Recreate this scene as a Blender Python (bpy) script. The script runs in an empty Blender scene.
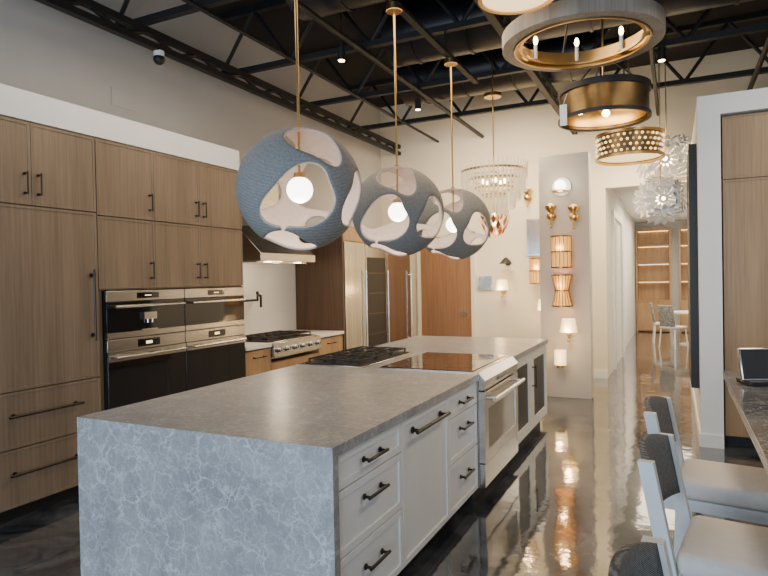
import bpy, bmesh, math, random
from mathutils import Vector, Matrix
random.seed(7)
COL = bpy.context.scene.collection
pi = math.pi

# ------------------------------------------------------------------ materials
def newmat(name):
    m = bpy.data.materials.new(name); m.use_nodes = True
    nt = m.node_tree
    return m, nt, nt.nodes["Principled BSDF"]

def plain(name, col, rough=0.5, metal=0.0, noise=0.04, scale=8.0, emis=None, estr=0.0, coat=0.0, trans=0.0, alpha=None, stretch=None, bump=0.0, ior=None):
    m, nt, p = newmat(name)
    tc = nt.nodes.new("ShaderNodeTexCoord")
    mp = nt.nodes.new("ShaderNodeMapping")
    nt.links.new(tc.outputs["Object"], mp.inputs[0])
    if stretch: mp.inputs["Scale"].default_value = stretch
    n = nt.nodes.new("ShaderNodeTexNoise"); n.inputs["Scale"].default_value = scale; n.inputs["Detail"].default_value = 4
    nt.links.new(mp.outputs[0], n.inputs["Vector"])
    r = nt.nodes.new("ShaderNodeValToRGB")
    a = [max(0, c*(1-noise*2)) for c in col]; b = [min(1, c*(1+noise*2)) for c in col]
    r.color_ramp.elements[0].position = 0.3; r.color_ramp.elements[1].position = 0.7
    r.color_ramp.elements[0].color = (*a, 1); r.color_ramp.elements[1].color = (*b, 1)
    nt.links.new(n.outputs["Fac"], r.inputs[0]); nt.links.new(r.outputs[0], p.inputs["Base Color"])
    p.inputs["Roughness"].default_value = rough; p.inputs["Metallic"].default_value = metal
    if coat: p.inputs["Coat Weight"].default_value = coat
    if trans: p.inputs["Transmission Weight"].default_value = trans
    if ior: p.inputs["IOR"].default_value = ior
    if emis:
        p.inputs["Emission Color"].default_value = (*emis, 1); p.inputs["Emission Strength"].default_value = estr
    if bump:
        b_ = nt.nodes.new("ShaderNodeBump"); b_.inputs["Strength"].default_value = bump; b_.inputs["Distance"].default_value = 0.01
        nt.links.new(n.outputs["Fac"], b_.inputs["Height"]); nt.links.new(b_.outputs[0], p.inputs["Normal"])
    return m

def wood(name, c1, c2, rough=0.45, axis='z'):
    m, nt, p = newmat(name)
    tc = nt.nodes.new("ShaderNodeTexCoord"); mp = nt.nodes.new("ShaderNodeMapping")
    mp.inputs["Scale"].default_value = (55, 55, 1.6) if axis == 'z' else (55, 1.6, 55)
    nt.links.new(tc.outputs["Object"], mp.inputs[0])
    n = nt.nodes.new("ShaderNodeTexNoise"); n.inputs["Scale"].default_value = 1.0; n.inputs["Detail"].default_value = 6; n.inputs["Roughness"].default_value = 0.65
    nt.links.new(mp.outputs[0], n.inputs["Vector"])
    mp2 = nt.nodes.new("ShaderNodeMapping"); mp2.inputs["Scale"].default_value = (6, 6, 0.5)
    nt.links.new(tc.outputs["Object"], mp2.inputs[0])
    n2 = nt.nodes.new("ShaderNodeTexNoise"); n2.inputs["Scale"].default_value = 1.0; n2.inputs["Detail"].default_value = 2
    nt.links.new(mp2.outputs[0], n2.inputs["Vector"])
    mx = nt.nodes.new("ShaderNodeMath"); mx.operation = 'MULTIPLY_ADD'; mx.inputs[1].default_value = 0.6
    nt.links.new(n.outputs["Fac"], mx.inputs[0])
    m2 = nt.nodes.new("ShaderNodeMath"); m2.operation = 'MULTIPLY'; m2.inputs[1].default_value = 0.4
    nt.links.new(n2.outputs["Fac"], m2.inputs[0]); nt.links.new(m2.outputs[0], mx.inputs[2])
    r = nt.nodes.new("ShaderNodeValToRGB")
    r.color_ramp.elements[0].position = 0.36; r.color_ramp.elements[1].position = 0.64
    r.color_ramp.elements[0].color = (*c1, 1); r.color_ramp.elements[1].color = (*c2, 1)
    nt.links.new(mx.outputs[0], r.inputs[0]); nt.links.new(r.outputs[0], p.inputs["Base Color"])
    p.inputs["Roughness"].default_value = rough
    return m

def stone(name, base, dark, vein, rough=0.3, scale=7.0, veinw=0.06, amt=0.6, dist=0.16):
    m, nt, p = newmat(name)
    L = nt.links.new
    tc = nt.nodes.new("ShaderNodeTexCoord")
    n = nt.nodes.new("ShaderNodeTexNoise"); n.inputs["Scale"].default_value = 3.0; n.inputs["Detail"].default_value = 12; n.inputs["Roughness"].default_value = 0.7; n.inputs["Distortion"].default_value = 0.6
    L(tc.outputs["Object"], n.inputs["Vector"])
    r = nt.nodes.new("ShaderNodeValToRGB")
    r.color_ramp.elements[0].position = 0.36; r.color_ramp.elements[1].position = 0.64
    r.color_ramp.elements[0].color = (*dark, 1); r.color_ramp.elements[1].color = (*base, 1)
    L(n.outputs["Fac"], r.inputs[0])
    n2 = nt.nodes.new("ShaderNodeTexNoise"); n2.inputs["Scale"].default_value = 7.0; n2.inputs["Detail"].default_value = 8; n2.inputs["Roughness"].default_value = 0.65
    L(tc.outputs["Object"], n2.inputs["Vector"])
    sub = nt.nodes.new("ShaderNodeVectorMath"); sub.operation = 'SCALE'; sub.inputs["Scale"].default_value = dist
    L(n2.outputs["Color"], sub.inputs[0])
    add = nt.nodes.new("ShaderNodeVectorMath"); add.operation = 'ADD'
    L(tc.outputs["Object"], add.inputs[0]); L(sub.outputs[0], add.inputs[1])
    prev = r.outputs[0]
    for k, (sc, w, am) in enumerate(((scale, veinw, amt), (scale*2.1, veinw*1.3, amt*0.85), (scale*4.3, veinw*2.2, amt*0.5))):
        v = nt.nodes.new("ShaderNodeTexVoronoi"); v.feature = 'DISTANCE_TO_EDGE'; v.inputs["Scale"].default_value = sc
        L(add.outputs[0], v.inputs["Vector"])
        vr = nt.nodes.new("ShaderNodeValToRGB"); vr.color_ramp.elements[0].color = (1, 1, 1, 1); vr.color_ramp.elements[1].color = (0, 0, 0, 1)
        vr.color_ramp.elements[1].position = w
        L(v.outputs["Distance"], vr.inputs[0])
        mul = nt.nodes.new("ShaderNodeMath"); mul.operation = 'MULTIPLY'
        n3 = nt.nodes.new("ShaderNodeTexNoise"); n3.inputs["Scale"].default_value = 6.0+4*k; n3.inputs["Detail"].default_value = 4
        L(tc.outputs["Object"], n3.inputs["Vector"])
        mr = nt.nodes.new("ShaderNodeMapRange"); mr.inputs[1].default_value = 0.36; mr.inputs[2].default_value = 0.60; mr.inputs[4].default_value = am
        L(n3.outputs["Fac"], mr.inputs[0]); L(vr.outputs[0], mul.inputs[0]); L(mr.outputs[0], mul.inputs[1])
        mix = nt.nodes.new("ShaderNodeMix"); mix.data_type = 'RGBA'
        L(mul.outputs[0], mix.inputs["Factor"]); L(prev, mix.inputs["A"]); mix.inputs["B"].default_value = (*vein, 1)
        prev = mix.outputs["Result"]
    L(prev, p.inputs["Base Color"])
    p.inputs["Roughness"].default_value = rough
    return m

def tile(name, col, grout):
    m, nt, p = newmat(name)
    tc = nt.nodes.new("ShaderNodeTexCoord")
    sx = nt.nodes.new("ShaderNodeSeparateXYZ"); cx = nt.nodes.new("ShaderNodeCombineXYZ")
    nt.links.new(tc.outputs["Object"], sx.inputs[0]); nt.links.new(sx.outputs["Y"], cx.inputs["X"]); nt.links.new(sx.outputs["Z"], cx.inputs["Y"])
    b = nt.nodes.new("ShaderNodeTexBrick"); b.inputs["Scale"].default_value = 1.0; b.offset = 0.0
    b.inputs["Brick Width"].default_value = 0.3; b.inputs["Row Height"].default_value = 0.3; b.inputs["Mortar Size"].default_value = 0.002
    b.inputs["Color1"].default_value = (*col, 1); b.inputs["Color2"].default_value = (*[c*0.97 for c in col], 1); b.inputs["Mortar"].default_value = (*grout, 1)
    nt.links.new(cx.outputs[0], b.inputs["Vector"]); nt.links.new(b.outputs[0], p.inputs["Base Color"])
    p.inputs["Roughness"].default_value = 0.25
    return m

def weave(name, c1, c2, scale=60, rough=0.9, bump=0.3, pos=0.6):
    m, nt, p = newmat(name)
    tc = nt.nodes.new("ShaderNodeTexCoord")
    w = nt.nodes.new("ShaderNodeTexWave"); w.bands_direction = 'Z'; w.inputs["Scale"].default_value = scale; w.inputs["Distortion"].default_value = 2.0; w.inputs["Detail"].default_value = 2
    nt.links.new(tc.outputs["Object"], w.inputs["Vector"])
    n = nt.nodes.new("ShaderNodeTexNoise"); n.inputs["Scale"].default_value = 90
    nt.links.new(tc.outputs["Object"], n.inputs["Vector"])
    a = nt.nodes.new("ShaderNodeMath"); a.operation = 'MULTIPLY'
    nt.links.new(w.outputs["Fac"], a.inputs[0]); nt.links.new(n.outputs["Fac"], a.inputs[1])
    r = nt.nodes.new("ShaderNodeValToRGB"); r.color_ramp.elements[1].position = pos
    r.color_ramp.elements[0].color = (*c1, 1); r.color_ramp.elements[1].color = (*c2, 1)
    nt.links.new(a.outputs[0], r.inputs[0]); nt.links.new(r.outputs[0], p.inputs["Base Color"])
    bp = nt.nodes.new("ShaderNodeBump"); bp.inputs["Strength"].default_value = bump; bp.inputs["Distance"].default_value = 0.003
    nt.links.new(a.outputs[0], bp.inputs["Height"]); nt.links.new(bp.outputs[0], p.inputs["Normal"])
    p.inputs["Roughness"].default_value = rough
    return m

def floor_mat():
    m, nt, p = newmat("polished_concrete")
    L = nt.links.new
    tc = nt.nodes.new("ShaderNodeTexCoord")
    n = nt.nodes.new("ShaderNodeTexNoise"); n.inputs["Scale"].default_value = 2.6; n.inputs["Detail"].default_value = 11; n.inputs["Roughness"].default_value = 0.74; n.inputs["Distortion"].default_value = 1.0
    L(tc.outputs["Object"], n.inputs["Vector"])
    r = nt.nodes.new("ShaderNodeValToRGB")
    r.color_ramp.elements[0].position = 0.40; r.color_ramp.elements[1].position = 0.70
    r.color_ramp.elements[0].color = (0.011, 0.013, 0.018, 1); r.color_ramp.elements[1].color = (0.12, 0.127, 0.14, 1)
    L(n.outputs["Fac"], r.inputs[0]); L(r.outputs[0], p.inputs["Base Color"])
    n2 = nt.nodes.new("ShaderNodeTexNoise"); n2.inputs["Scale"].default_value = 3.0; n2.inputs["Detail"].default_value = 4
    L(tc.outputs["Object"], n2.inputs["Vector"])
    bp = nt.nodes.new("ShaderNodeBump"); bp.inputs["Strength"].default_value = 0.2; bp.inputs["Distance"].default_value = 0.02
    L(n2.outputs["Fac"], bp.inputs["Height"]); L(bp.outputs[0], p.inputs["Normal"])
    p.inputs["Roughness"].default_value = 0.08
    p.inputs["Specular IOR Level"].default_value = 0.8
    p.inputs["Coat Weight"].default_value = 0.6; p.inputs["Coat Roughness"].default_value = 0.04; p.inputs["Coat IOR"].default_value = 1.55
    L(bp.outputs[0], p.inputs["Coat Normal"])
    return m

M = {}
M['oak'] = wood("oak_veneer", (0.150, 0.102, 0.066), (0.245, 0.178, 0.12))
M['oakn'] = wood("honey_oak", (0.23, 0.14, 0.068), (0.37, 0.24, 0.125))
M['walnut'] = wood("brown_panel", (0.055, 0.028, 0.013), (0.12, 0.06, 0.03))
M['oakw'] = wood("warm_oak", (0.32, 0.19, 0.09), (0.5, 0.32, 0.17))
M['door'] = wood("red_oak_door", (0.20, 0.095, 0.04), (0.32, 0.165, 0.075))
M['stone'] = stone("gray_quartzite", (0.33, 0.33, 0.335), (0.225, 0.225, 0.23), (0.62, 0.62, 0.63), rough=0.28, scale=7.5, veinw=0.045, amt=0.72, dist=0.2)
M['granite'] = stone("dark_granite", (0.10, 0.10, 0.10), (0.03, 0.03, 0.033), (0.4, 0.4, 0.42), rough=0.12, scale=9)
M['white'] = plain("white_lacquer", (0.84, 0.83, 0.81), 0.35, noise=0.01)
M['wallw'] = plain("white_paint", (0.80, 0.79, 0.77), 0.85, noise=0.015, scale=2)
M['wallg'] = plain("gray_wall_paint", (0.48, 0.475, 0.465), 0.9, noise=0.02, scale=2)
M['cream'] = plain("cream_paint", (0.78, 0.71, 0.56), 0.85, noise=0.015, scale=2)
M['ceil'] = plain("black_deck", (0.007, 0.007, 0.008), 0.9)
M['truss'] = plain("black_steel_paint", (0.008, 0.008, 0.010), 0.6)
M['duct'] = plain("black_duct", (0.014, 0.014, 0.017), 0.35)
M['steel'] = plain("brushed_steel", (0.50, 0.485, 0.46), 0.25, 1.0, noise=0.08, scale=1, stretch=(4, 4, 200))
M['steelv'] = plain("brushed_steel_vertical", (0.46, 0.44, 0.40), 0.2, 1.0, noise=0.14, scale=1, stretch=(30, 30, 0.3))
M['steelh'] = plain("satin_steel", (0.68, 0.67, 0.65), 0.2, 1.0, noise=0.02)
M['black'] = plain("black_gloss", (0.008, 0.008, 0.009), 0.06, noise=0.02, coat=0.5)
M['matblack'] = plain("matte_black", (0.010, 0.010, 0.010), 0.5)
M['bronze'] = plain("dark_bronze", (0.045, 0.04, 0.036), 0.35, 0.8)
M['brass'] = plain("aged_brass", (0.58, 0.38, 0.15), 0.28, 1.0)
M['abrass'] = plain("antique_brass", (0.26, 0.17, 0.075), 0.3, 1.0, noise=0.2, scale=5)
M['copper'] = plain("copper_leaf", (0.6, 0.3, 0.14), 0.3, 1.0)
M['grayw'] = wood("weathered_gray_wood", (0.18, 0.15, 0.12), (0.34, 0.29, 0.235))
M['tile'] = tile("white_tile", (0.8, 0.8, 0.79), (0.68, 0.68, 0.67))
M['felt'] = weave("gray_rope_weave", (0.115, 0.118, 0.12), (0.31, 0.31, 0.305), 42, bump=0.25, pos=0.52)
M['liner'] = plain("blush_liner", (0.56, 0.46, 0.40), 0.8, noise=0.03, scale=30)
M['woven'] = weave("charcoal_woven_rope", (0.05, 0.05, 0.05), (0.22, 0.21, 0.205), 75, bump=0.2)
M['cush'] = plain("beige_leather", (0.64, 0.59, 0.54), 0.6, noise=0.02, scale=40, bump=0.05)
M['frame'] = plain("pale_gray_wood_paint", (0.62, 0.62, 0.61), 0.5, noise=0.03)
M['bulb'] = plain("opal_bulb", (1, 0.97, 0.9), 0.3, emis=(1, 0.93, 0.82), estr=8)
M['warm'] = plain("warm_bulb", (1, 0.9, 0.7), 0.3, emis=(1, 0.72, 0.36), estr=20)
M['warmshade'] = plain("lit_shade", (0.7, 0.36, 0.10), 0.7, emis=(1, 0.42, 0.08), estr=1.3)
M['lshade'] = plain("lit_linen_shade", (0.9, 0.75, 0.5), 0.7, emis=(1, 0.70, 0.34), estr=2.2)
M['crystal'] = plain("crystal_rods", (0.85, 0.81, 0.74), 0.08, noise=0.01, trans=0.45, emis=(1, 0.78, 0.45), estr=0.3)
M['floor'] = floor_mat()
M['pattern'] = plain("checked_fabric", (0.25, 0.25, 0.25), 0.9, noise=0.45, scale=45)
M['screen'] = plain("dark_screen", (0.02, 0.02, 0.022), 0.15)
M['board'] = plain("display_board_paint", (0.56, 0.53, 0.48), 0.8, noise=0.015, scale=2)
M['iwhite'] = plain("white_metal", (0.92, 0.91, 0.88), 0.4, noise=0.01)
M['shelfglow'] = plain("lit_shelf_strip", (1, 0.8, 0.5), 0.5, emis=(1, 0.72, 0.4), estr=6)

# ------------------------------------------------------------------ mesh builder
class B:
    def __init__(s):
        s.bm = bmesh.new(); s.mats = []
    def mi(s, m):
        m = M[m] if isinstance(m, str) else m
        if m not in s.mats: s.mats.append(m)
        return s.mats.index(m)
    def _tag(s, geom_verts, m, smooth=False):
        i = s.mi(m); fs = set()
        for v in geom_verts:
            for f in v.link_faces: fs.add(f)
        for f in fs: f.material_index = i; f.smooth = smooth
    def box(s, x0, x1, y0, y1, z0, z1, m, mat4=None, bev=0.0):
        r = bmesh.ops.create_cube(s.bm, size=1.0)
        T = Matrix.Translation(((x0+x1)/2, (y0+y1)/2, (z0+z1)/2)) @ Matrix.Diagonal((abs(x1-x0), abs(y1-y0), abs(z1-z0), 1))
        if mat4: T = mat4 @ T
        bmesh.ops.transform(s.bm, matrix=T, verts=r['verts'])
        s._tag(r['verts'], m)
        if bev > 0:
            es = list({e for v in r['verts'] for e in v.link_edges})
            bi = s.mi(m)
            rr = bmesh.ops.bevel(s.bm, geom=es, offset=bev, segments=3, affect='EDGES', profile=0.5)
            for f in rr['faces']: f.material_index = bi; f.smooth = True
        return s
    def cyl(s, p0, p1, r, m, seg=14, r2=None, caps=True):
        p0 = Vector(p0); p1 = Vector(p1); d = p1-p0
        if d.length < 1e-6: return s
        g = bmesh.ops.create_cone(s.bm, cap_ends=caps, segments=seg, radius1=r, radius2=r if r2 is None else r2, depth=d.length)
        q = Vector((0, 0, 1)).rotation_difference(d.normalized()).to_matrix().to_4x4()
        bmesh.ops.transform(s.bm, matrix=Matrix.Translation((p0+p1)/2) @ q, verts=g['verts'])
        s._tag(g['verts'], m, True)
        return s
    def sph(s, c, r, m, seg=20, sc=(1, 1, 1)):
        g = bmesh.ops.create_uvsphere(s.bm, u_segments=seg, v_segments=max(6, seg//2), radius=r)
        bmesh.ops.transform(s.bm, matrix=Matrix.Translation(c) @ Matrix.Diagonal((*sc, 1)), verts=g['verts'])
        s._tag(g['verts'], m, True)
        return s
    def lathe(s, prof, m, c=(0, 0, 0), seg=40, closed=False, mat4=None):
        rings = []
        for r, z in prof:
            ring = []
            for i in range(seg):
                a = 2*pi*i/seg
                v = Vector((c[0]+r*math.cos(a), c[1]+r*math.sin(a), c[2]+z))
                if mat4: v = mat4 @ v
                ring.append(s.bm.verts.new(v))
            rings.append(ring)
        k = s.mi(m); n = len(rings)
        for j in range(n if closed else n-1):
            A = rings[j]; C = rings[(j+1) % n]
            for i in range(seg):
                f = s.bm.faces.new((A[i], A[(i+1) % seg], C[(i+1) % seg], C[i])); f.material_index = k; f.smooth = True
        return s
    def ring(s, R, w, h, m, c=(0, 0, 0), seg=64):
        return s.lathe([(R-w/2, -h/2), (R+w/2, -h/2), (R+w/2, h/2), (R-w/2, h/2)], m, c, seg, True)
    def tube(s, pts, r, m, seg=8):
        pts = [Vector(p) for p in pts]
        for a, b in zip(pts[:-1], pts[1:]): s.cyl(a, b, r, m, seg)
        for p in pts[1:-1]: s.sph(p, r*1.0, m, 8)
        return s
    def prism(s, pts, vec, m):
        vec = Vector(vec)
        a = [s.bm.verts.new(Vector(p)) for p in pts]; b = [s.bm.verts.new(Vector(p)+vec) for p in pts]
        k = s.mi(m); n = len(pts); fs = [s.bm.faces.new(a), s.bm.faces.new(list(reversed(b)))]
        for i in range(n): fs.append(s.bm.faces.new((a[i], b[i], b[(i+1) % n], a[(i+1) % n])))
        for f in fs: f.material_index = k
        return s
    def done(s, name, parent=None, loc=(0, 0, 0), label=None, cat=None, group=None, kind=None, bevel=0.0, rz=0.0):
        bmesh.ops.recalc_face_normals(s.bm, faces=s.bm.faces)
        me = bpy.data.meshes.new(name); s.bm.to_mesh(me); s.bm.free()
        for m in s.mats: me.materials.append(m)
        try: me.set_sharp_from_angle(angle=math.radians(40))
        except Exception: pass
        o = bpy.data.objects.new(name, me); COL.objects.link(o)
        o.location = loc; o.rotation_euler = (0, 0, rz)
        if parent: o.parent = parent
        if label: o["label"] = label
        if cat: o["category"] = cat
        if group: o["group"] = group
        if kind: o["kind"] = kind
        if bevel:
            bv = o.modifiers.new("bevel", 'BEVEL'); bv.width = bevel; bv.segments = 2; bv.limit_method = 'ANGLE'; bv.angle_limit = math.radians(50)
        return o

def thing(name, label, cat, loc=(0, 0, 0), rz=0.0, group=None):
    e = bpy.data.objects.new(name, None); e.empty_display_size = 0.1
    COL.objects.link(e); e.location = loc; e.rotation_euler = (0, 0, rz)
    e["label"] = label; e["category"] = cat
    if group: e["group"] = group
    return e

def clone(o, loc=None, rz=None, parent=None, label=None):
    c = o.copy(); COL.objects.link(c)
    if parent is not None: c.parent = parent
    if loc is not None: c.location = loc
    if rz is not None: c.rotation_euler = (0, 0, rz)
    if label: c["label"] = label
    for ch in list(o.children): clone(ch, parent=c)
    return c

# ------------------------------------------------------------------ room shell
WL = -4.82; CF = -4.05; FY = 9.9; TOP = 4.75
def structure(name, *boxes, mat='wallw'):
    b = B()
    for bx in boxes: b.box(*bx, mat)
    return b.done(name, kind="structure")
structure("floor", (-5.1, 4.2, -4, 19, -0.1, 0), mat='floor')
structure("ceiling", (-5.1, 4.2, -4, 10.05, TOP, TOP+0.1), mat='ceil')
structure("wall_left", (WL-0.15, WL, -4, 10.05, 0, TOP), mat='wallg')
structure("wall_soffit", (WL, CF-0.012, -1, 4.98, 2.765, 2.97), mat='wallw')
structure("wall_back", (WL, -0.96, FY, FY+0.15, 0, TOP), (-0.96, 0.2, FY, FY+0.15, 2.96, TOP), (0.2, 4.2, FY, FY+0.15, 0, TOP), mat='cream')
structure("wall_niche", (0.2, 0.385, 6.26, FY, 0, 3.23), (0.385, 4.1, 6.26, 7.0, 3.05, 3.23), (0.385, 4.1, 6.95, 7.05, 0, 3.05), mat='wallw')
structure("wall_right", (4.1, 4.2, -4, FY, 0, TOP), mat='wallw')
structure("wall_hall_left", (-1.1, -0.96, FY+0.15, 13.6, 0, 3.1), (-1.2, -1.02, 13.6, 19, 0, 3.1), mat='wallw')
structure("wall_hall_right", (1.6, 1.75, FY+0.15, 19, 0, 3.1), mat='wallw')
structure("wall_hall_end", (-1.02, 1.6, 18.75, 18.9, 0, 3.1), mat='wallw')
structure("ceiling_hall", (-1.2, 1.75, FY+0.15, 19, 3.1, 3.2), mat='wallw')
b = B()
for x in (-4.7, -2.9, -1.1, 0.7, 2.5, 4.0): b.box(x-0.04, x+0.04, -3.9, -3.8, 0, TOP, 'matblack')
for z in (0.05, 2.4, 4.7): b.box(-4.8, 4.08, -3.89, -3.81, z-0.04, z+0.04, 'matblack')
b.done("window_1", kind="structure")
structure("baseboard_back", (-3.0, -0.96, FY-0.015, FY, 0, 0.12), mat='white')
structure("baseboard_niche", (0.185, 0.2, 6.26, 9.88, 0, 0.12), (0.2, 0.385, 6.245, 6.26, 0, 0.12), mat='white')
structure("trim_2", (-0.96, -0.92, 10.9, 11.02, 0, 2.6), (-0.96, -0.92, 12.6, 12.72, 0, 2.6), (-0.96, -0.92, 10.9, 12.72, 2.6, 2.72), mat='white')
d = thing("door_1", "flat reddish oak door with lever handle", "door", (-3.6, FY, 0)); d["kind"] = "structure"
B().box(-0.46, 0.46, -0.03, -0.002, 0.01, 2.33, 'door').done("door_leaf", d)
B().box(-0.53, -0.465, -0.045, -0.002, 0, 2.4, 'cream').box(0.465, 0.53, -0.045, -0.002, 0, 2.4, 'cream').box(-0.53, 0.53, -0.045, -0.002, 2.335, 2.4, 'cream').done("door_frame", d)
B().cyl((0.38, -0.03, 1.02), (0.38, -0.08, 1.02), 0.012, 'steelh').cyl((0.38, -0.075, 1.02), (0.26, -0.075, 1.02), 0.009, 'steelh').done("handle", d)
B().box(WL+0.001, WL+0.008, 4.05, 4.35, 3.32, 3.5, 'wallg').done("trim_1", kind="structure", bevel=0.002)

# ------------------------------------------------------------------ ceiling: trusses, duct
def truss(p0, p1, zb, zt, n, name="roof_truss", grp="black ceiling trusses", lab="black steel open-web truss under the ceiling deck"):
    p0 = Vector((*p0, 0)); p1 = Vector((*p1, 0)); d = p1-p0; L_ = d.length; ang = math.atan2(d.y, d.x)
    e = thing(name, lab, "roof truss", (p0.x, p0.y, 0), ang, grp)
    B().box(0, L_, -0.035, 0.035, zb, zb+0.06, 'truss').done("bottom_chord", e)
    B().box(0, L_, -0.035, 0.035, zt-0.06, zt, 'truss').done("top_chord", e)
    w = B(); st = L_/n
    for i in range(n):
        a = (i*st, 0, zb+0.03); m_ = ((i+0.5)*st, 0, zt-0.03); c = ((i+1)*st, 0, zb+0.03)
        w.cyl(a, m_, 0.022, 'truss', 8); w.cyl(m_, c, 0.022, 'truss', 8)
    w.done("web", e)
    return e
for y in (2.6, 4.1, 5.6, 7.1, 8.6):
    truss((-4.81, y), (4.09, y), 4.02, TOP, 9)
for x in (-4.45, -1.4):
    truss((x, 0.5), (x, 9.9), 3.84, 4.02, 14, "girder_truss", "lower black girders", "black steel girder with zigzag bracing running through the room")
def duct(name, pts, r, lab):
    b = B(); b.tube(pts, r, 'duct', 24)
    for a, c in zip(pts[:-1], pts[1:]):
        a = Vector(a); c = Vector(c); n = int((c-a).length/0.6)
        for i in range(n):
            q = a.lerp(c, (i+0.5)/max(n, 1)); dd = (c-a).normalized()*0.015
            b.cyl(q-dd, q+dd, r*1.04, 'duct', 24)
    return b.done(name, label=lab, cat="air duct", group="black air ducts")
duct("air_duct", [(-2.9, 6.35, 4.4), (0.2, 6.35, 4.4), (3.6, 6.35, 4.4)], 0.33, "large round black air duct under the ceiling")
duct("air_duct", [(-3.4, 7.85, 4.4), (-2.2, 7.85, 4.4), (-0.8, 7.85, 4.4)], 0.33, "round black air duct hanging between trusses")
duct("air_duct", [(-3.2, 4.85, 4.42), (-2.2, 4.85, 4.42), (-1.3, 4.85, 4.42)], 0.31, "short round black air duct above the globe pendants")
B().cyl((-4.45, 4.3, 3.845), (-4.45, 4.3, 3.78), 0.05, 'iwhite').sph((-4.45, 4.3, 3.77), 0.055, 'matblack', 16).done("security_camera", label="small white dome security camera on the black girder", cat="security camera")
B().box(-2.03, -1.97, 2.2, 6.6, 3.80, 3.835, 'truss').cyl((-2, 2.6, 3.83), (-2, 2.6, 4.02), 0.012, 'truss').cyl((-2, 5.6, 3.83), (-2, 5.6, 4.02), 0.012, 'truss').done("mounting_rail", label="thin black steel rail carrying the pendant canopies", cat="rail")
for i, (x, r_) in enumerate(((-3.7, 0.02), (-2.9, 0.03), (-0.2, 0.025), (0.9, 0.03))):
    B().cyl((x, 0.5, 4.02-r_), (x, 9.9, 4.02-r_), r_, 'truss', 10).done("conduit_pipe", label="thin black conduit pipe strapped under the trusses", cat="pipe", group="black conduit pipes")

# ------------------------------------------------------------------ cabinet kit (front faces local +X, width along local +Y)
def panel_part(name, parent, y0, y1, z0, z1, mat, rail=0.045, x=0.0, th=0.022, rec=0.010):
    g = 0.002
    y0 += g; y1 -= g; z0 += g; z1 -= g
    b = B()
    b.box(x, x+th, y0, y0+rail, z0, z1, mat).box(x, x+th, y1-rail, y1, z0, z1, mat)
    b.box(x, x+th, y0+rail, y1-rail, z0, z0+rail, mat).box(x, x+th, y0+rail, y1-rail, z1-rail, z1, mat)
    b.box(x, x+th-rec, y0+rail, y1-rail, z0+rail, z1-rail, mat)
    return b.done(name, parent, bevel=0.0015)
def pull(parent, yc, zc, L_, vert=False, x=0.022, mat='bronze', r=0.006, off=0.035):
    b = B()
    if vert:
        b.cyl((x+off, yc, zc-L_/2), (x+off, yc, zc+L_/2), r, mat)
        for s in (-1, 1):
            b.cyl((x-0.002, yc, zc+s*L_*0.42), (x+off, yc, zc+s*L_*0.42), r*0.9, mat)
            b.cyl((x-0.001, yc, zc+s*L_*0.42), (x+0.004, yc, zc+s*L_*0.42), r*1.8, mat)
    else:
        b.cyl((x+off, yc-L_/2, zc), (x+off, yc+L_/2, zc), r, mat)
        for s in (-1, 1):
            b.cyl((x-0.002, yc+s*L_*0.42, zc), (x+off, yc+s*L_*0.42, zc), r*0.9, mat)
            b.cyl((x-0.001, yc+s*L_*0.42, zc), (x+0.004, yc+s*L_*0.42, zc), r*1.8, mat)
    return b.done("handle", parent)
def carcass(parent, w, z0, z1, depth, mat, kick=0.0):
    b = B(); b.box(-depth, -0.001, 0.001, w-0.001, z0+kick, z1, mat)
    if kick: b.box(-depth, -0.06, 0.001, w-0.001, z0, z0+kick, 'matblack')
    return b.done("body", parent)

def tall_pantry(y, w, lab):
    c = thing("tall_cabinet", lab, "cabinet", (CF-0.023, y, 0))
    carcass(c, w, 0, 2.76, 0.74, 'oak', 0.1)
    h = w/2
    for i in (0, 1):
        p = panel_part("door", c, i*h, (i+1)*h, 2.17, 2.75, 'oak', 0.02, rec=0.004)
        pull(p, h+(-0.05 if i == 0 else 0.05), 2.32, 0.16, True)
    p = panel_part("door", c, 0, w, 0.89, 2.165, 'oak', 0.02, rec=0.004); pull(p, w-0.06, 1.45, 0.55, True, r=0.009)
    for z0, z1 in ((0.5, 0.885), (0.1, 0.495)):
        p = panel_part("drawer", c, 0, w, z0, z1, 'oak', 0.02, rec=0.004); pull(p, w/2+0.06, (z0+z1)/2+0.03, 0.56, r=0.009)
tall_pantry(2.20, 1.04, "tall oak pantry cabinet with two deep drawers and bar pulls")
tall_pantry(1.15, 1.04, "tall oak pantry cabinet beside its twin")
c = thing("oven_cabinet", "oak cabinet housing four built-in ovens", "cabinet", (CF-0.023, 3.245, 0))
W = 1.745
b = B(); b.box(-0.74, -0.001, 0.001, W, 1.56, 2.76, 'oak').box(-0.74, -0.001, 0.001, W, 0.1, 0.45, 'oak').box(-0.74, -0.06, 0.001, W, 0, 0.1, 'matblack')
b.box(-0.74, 0.0, 0.001, 0.04, 0.45, 1.56, 'oak').box(-0.74, 0.02, W-0.02, W, 0.45, 1.56, 'oak').box(-0.74, -0.70, 0.02, W-0.02, 0.45, 1.56, 'oak')
b.done("body", c)
ys = [0.0, 0.575, 1.13, W]
for z0, z1, hz in ((2.15, 2.75, 2.3), (1.57, 2.145, 1.72)):
    for i in range(3):
        p = panel_part("door", c, ys[i], ys[i+1], z0, z1, 'oak', 0.02, rec=0.004)
        pull(p, ys[i+1]-0.05 if i < 2 else ys[i]+0.05, hz, 0.15, True)
p = panel_part("drawer", c, 0, W, 0.1, 0.45, 'oak', 0.02, rec=0.004); pull(p, W/2, 0.3, 0.5)

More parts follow.
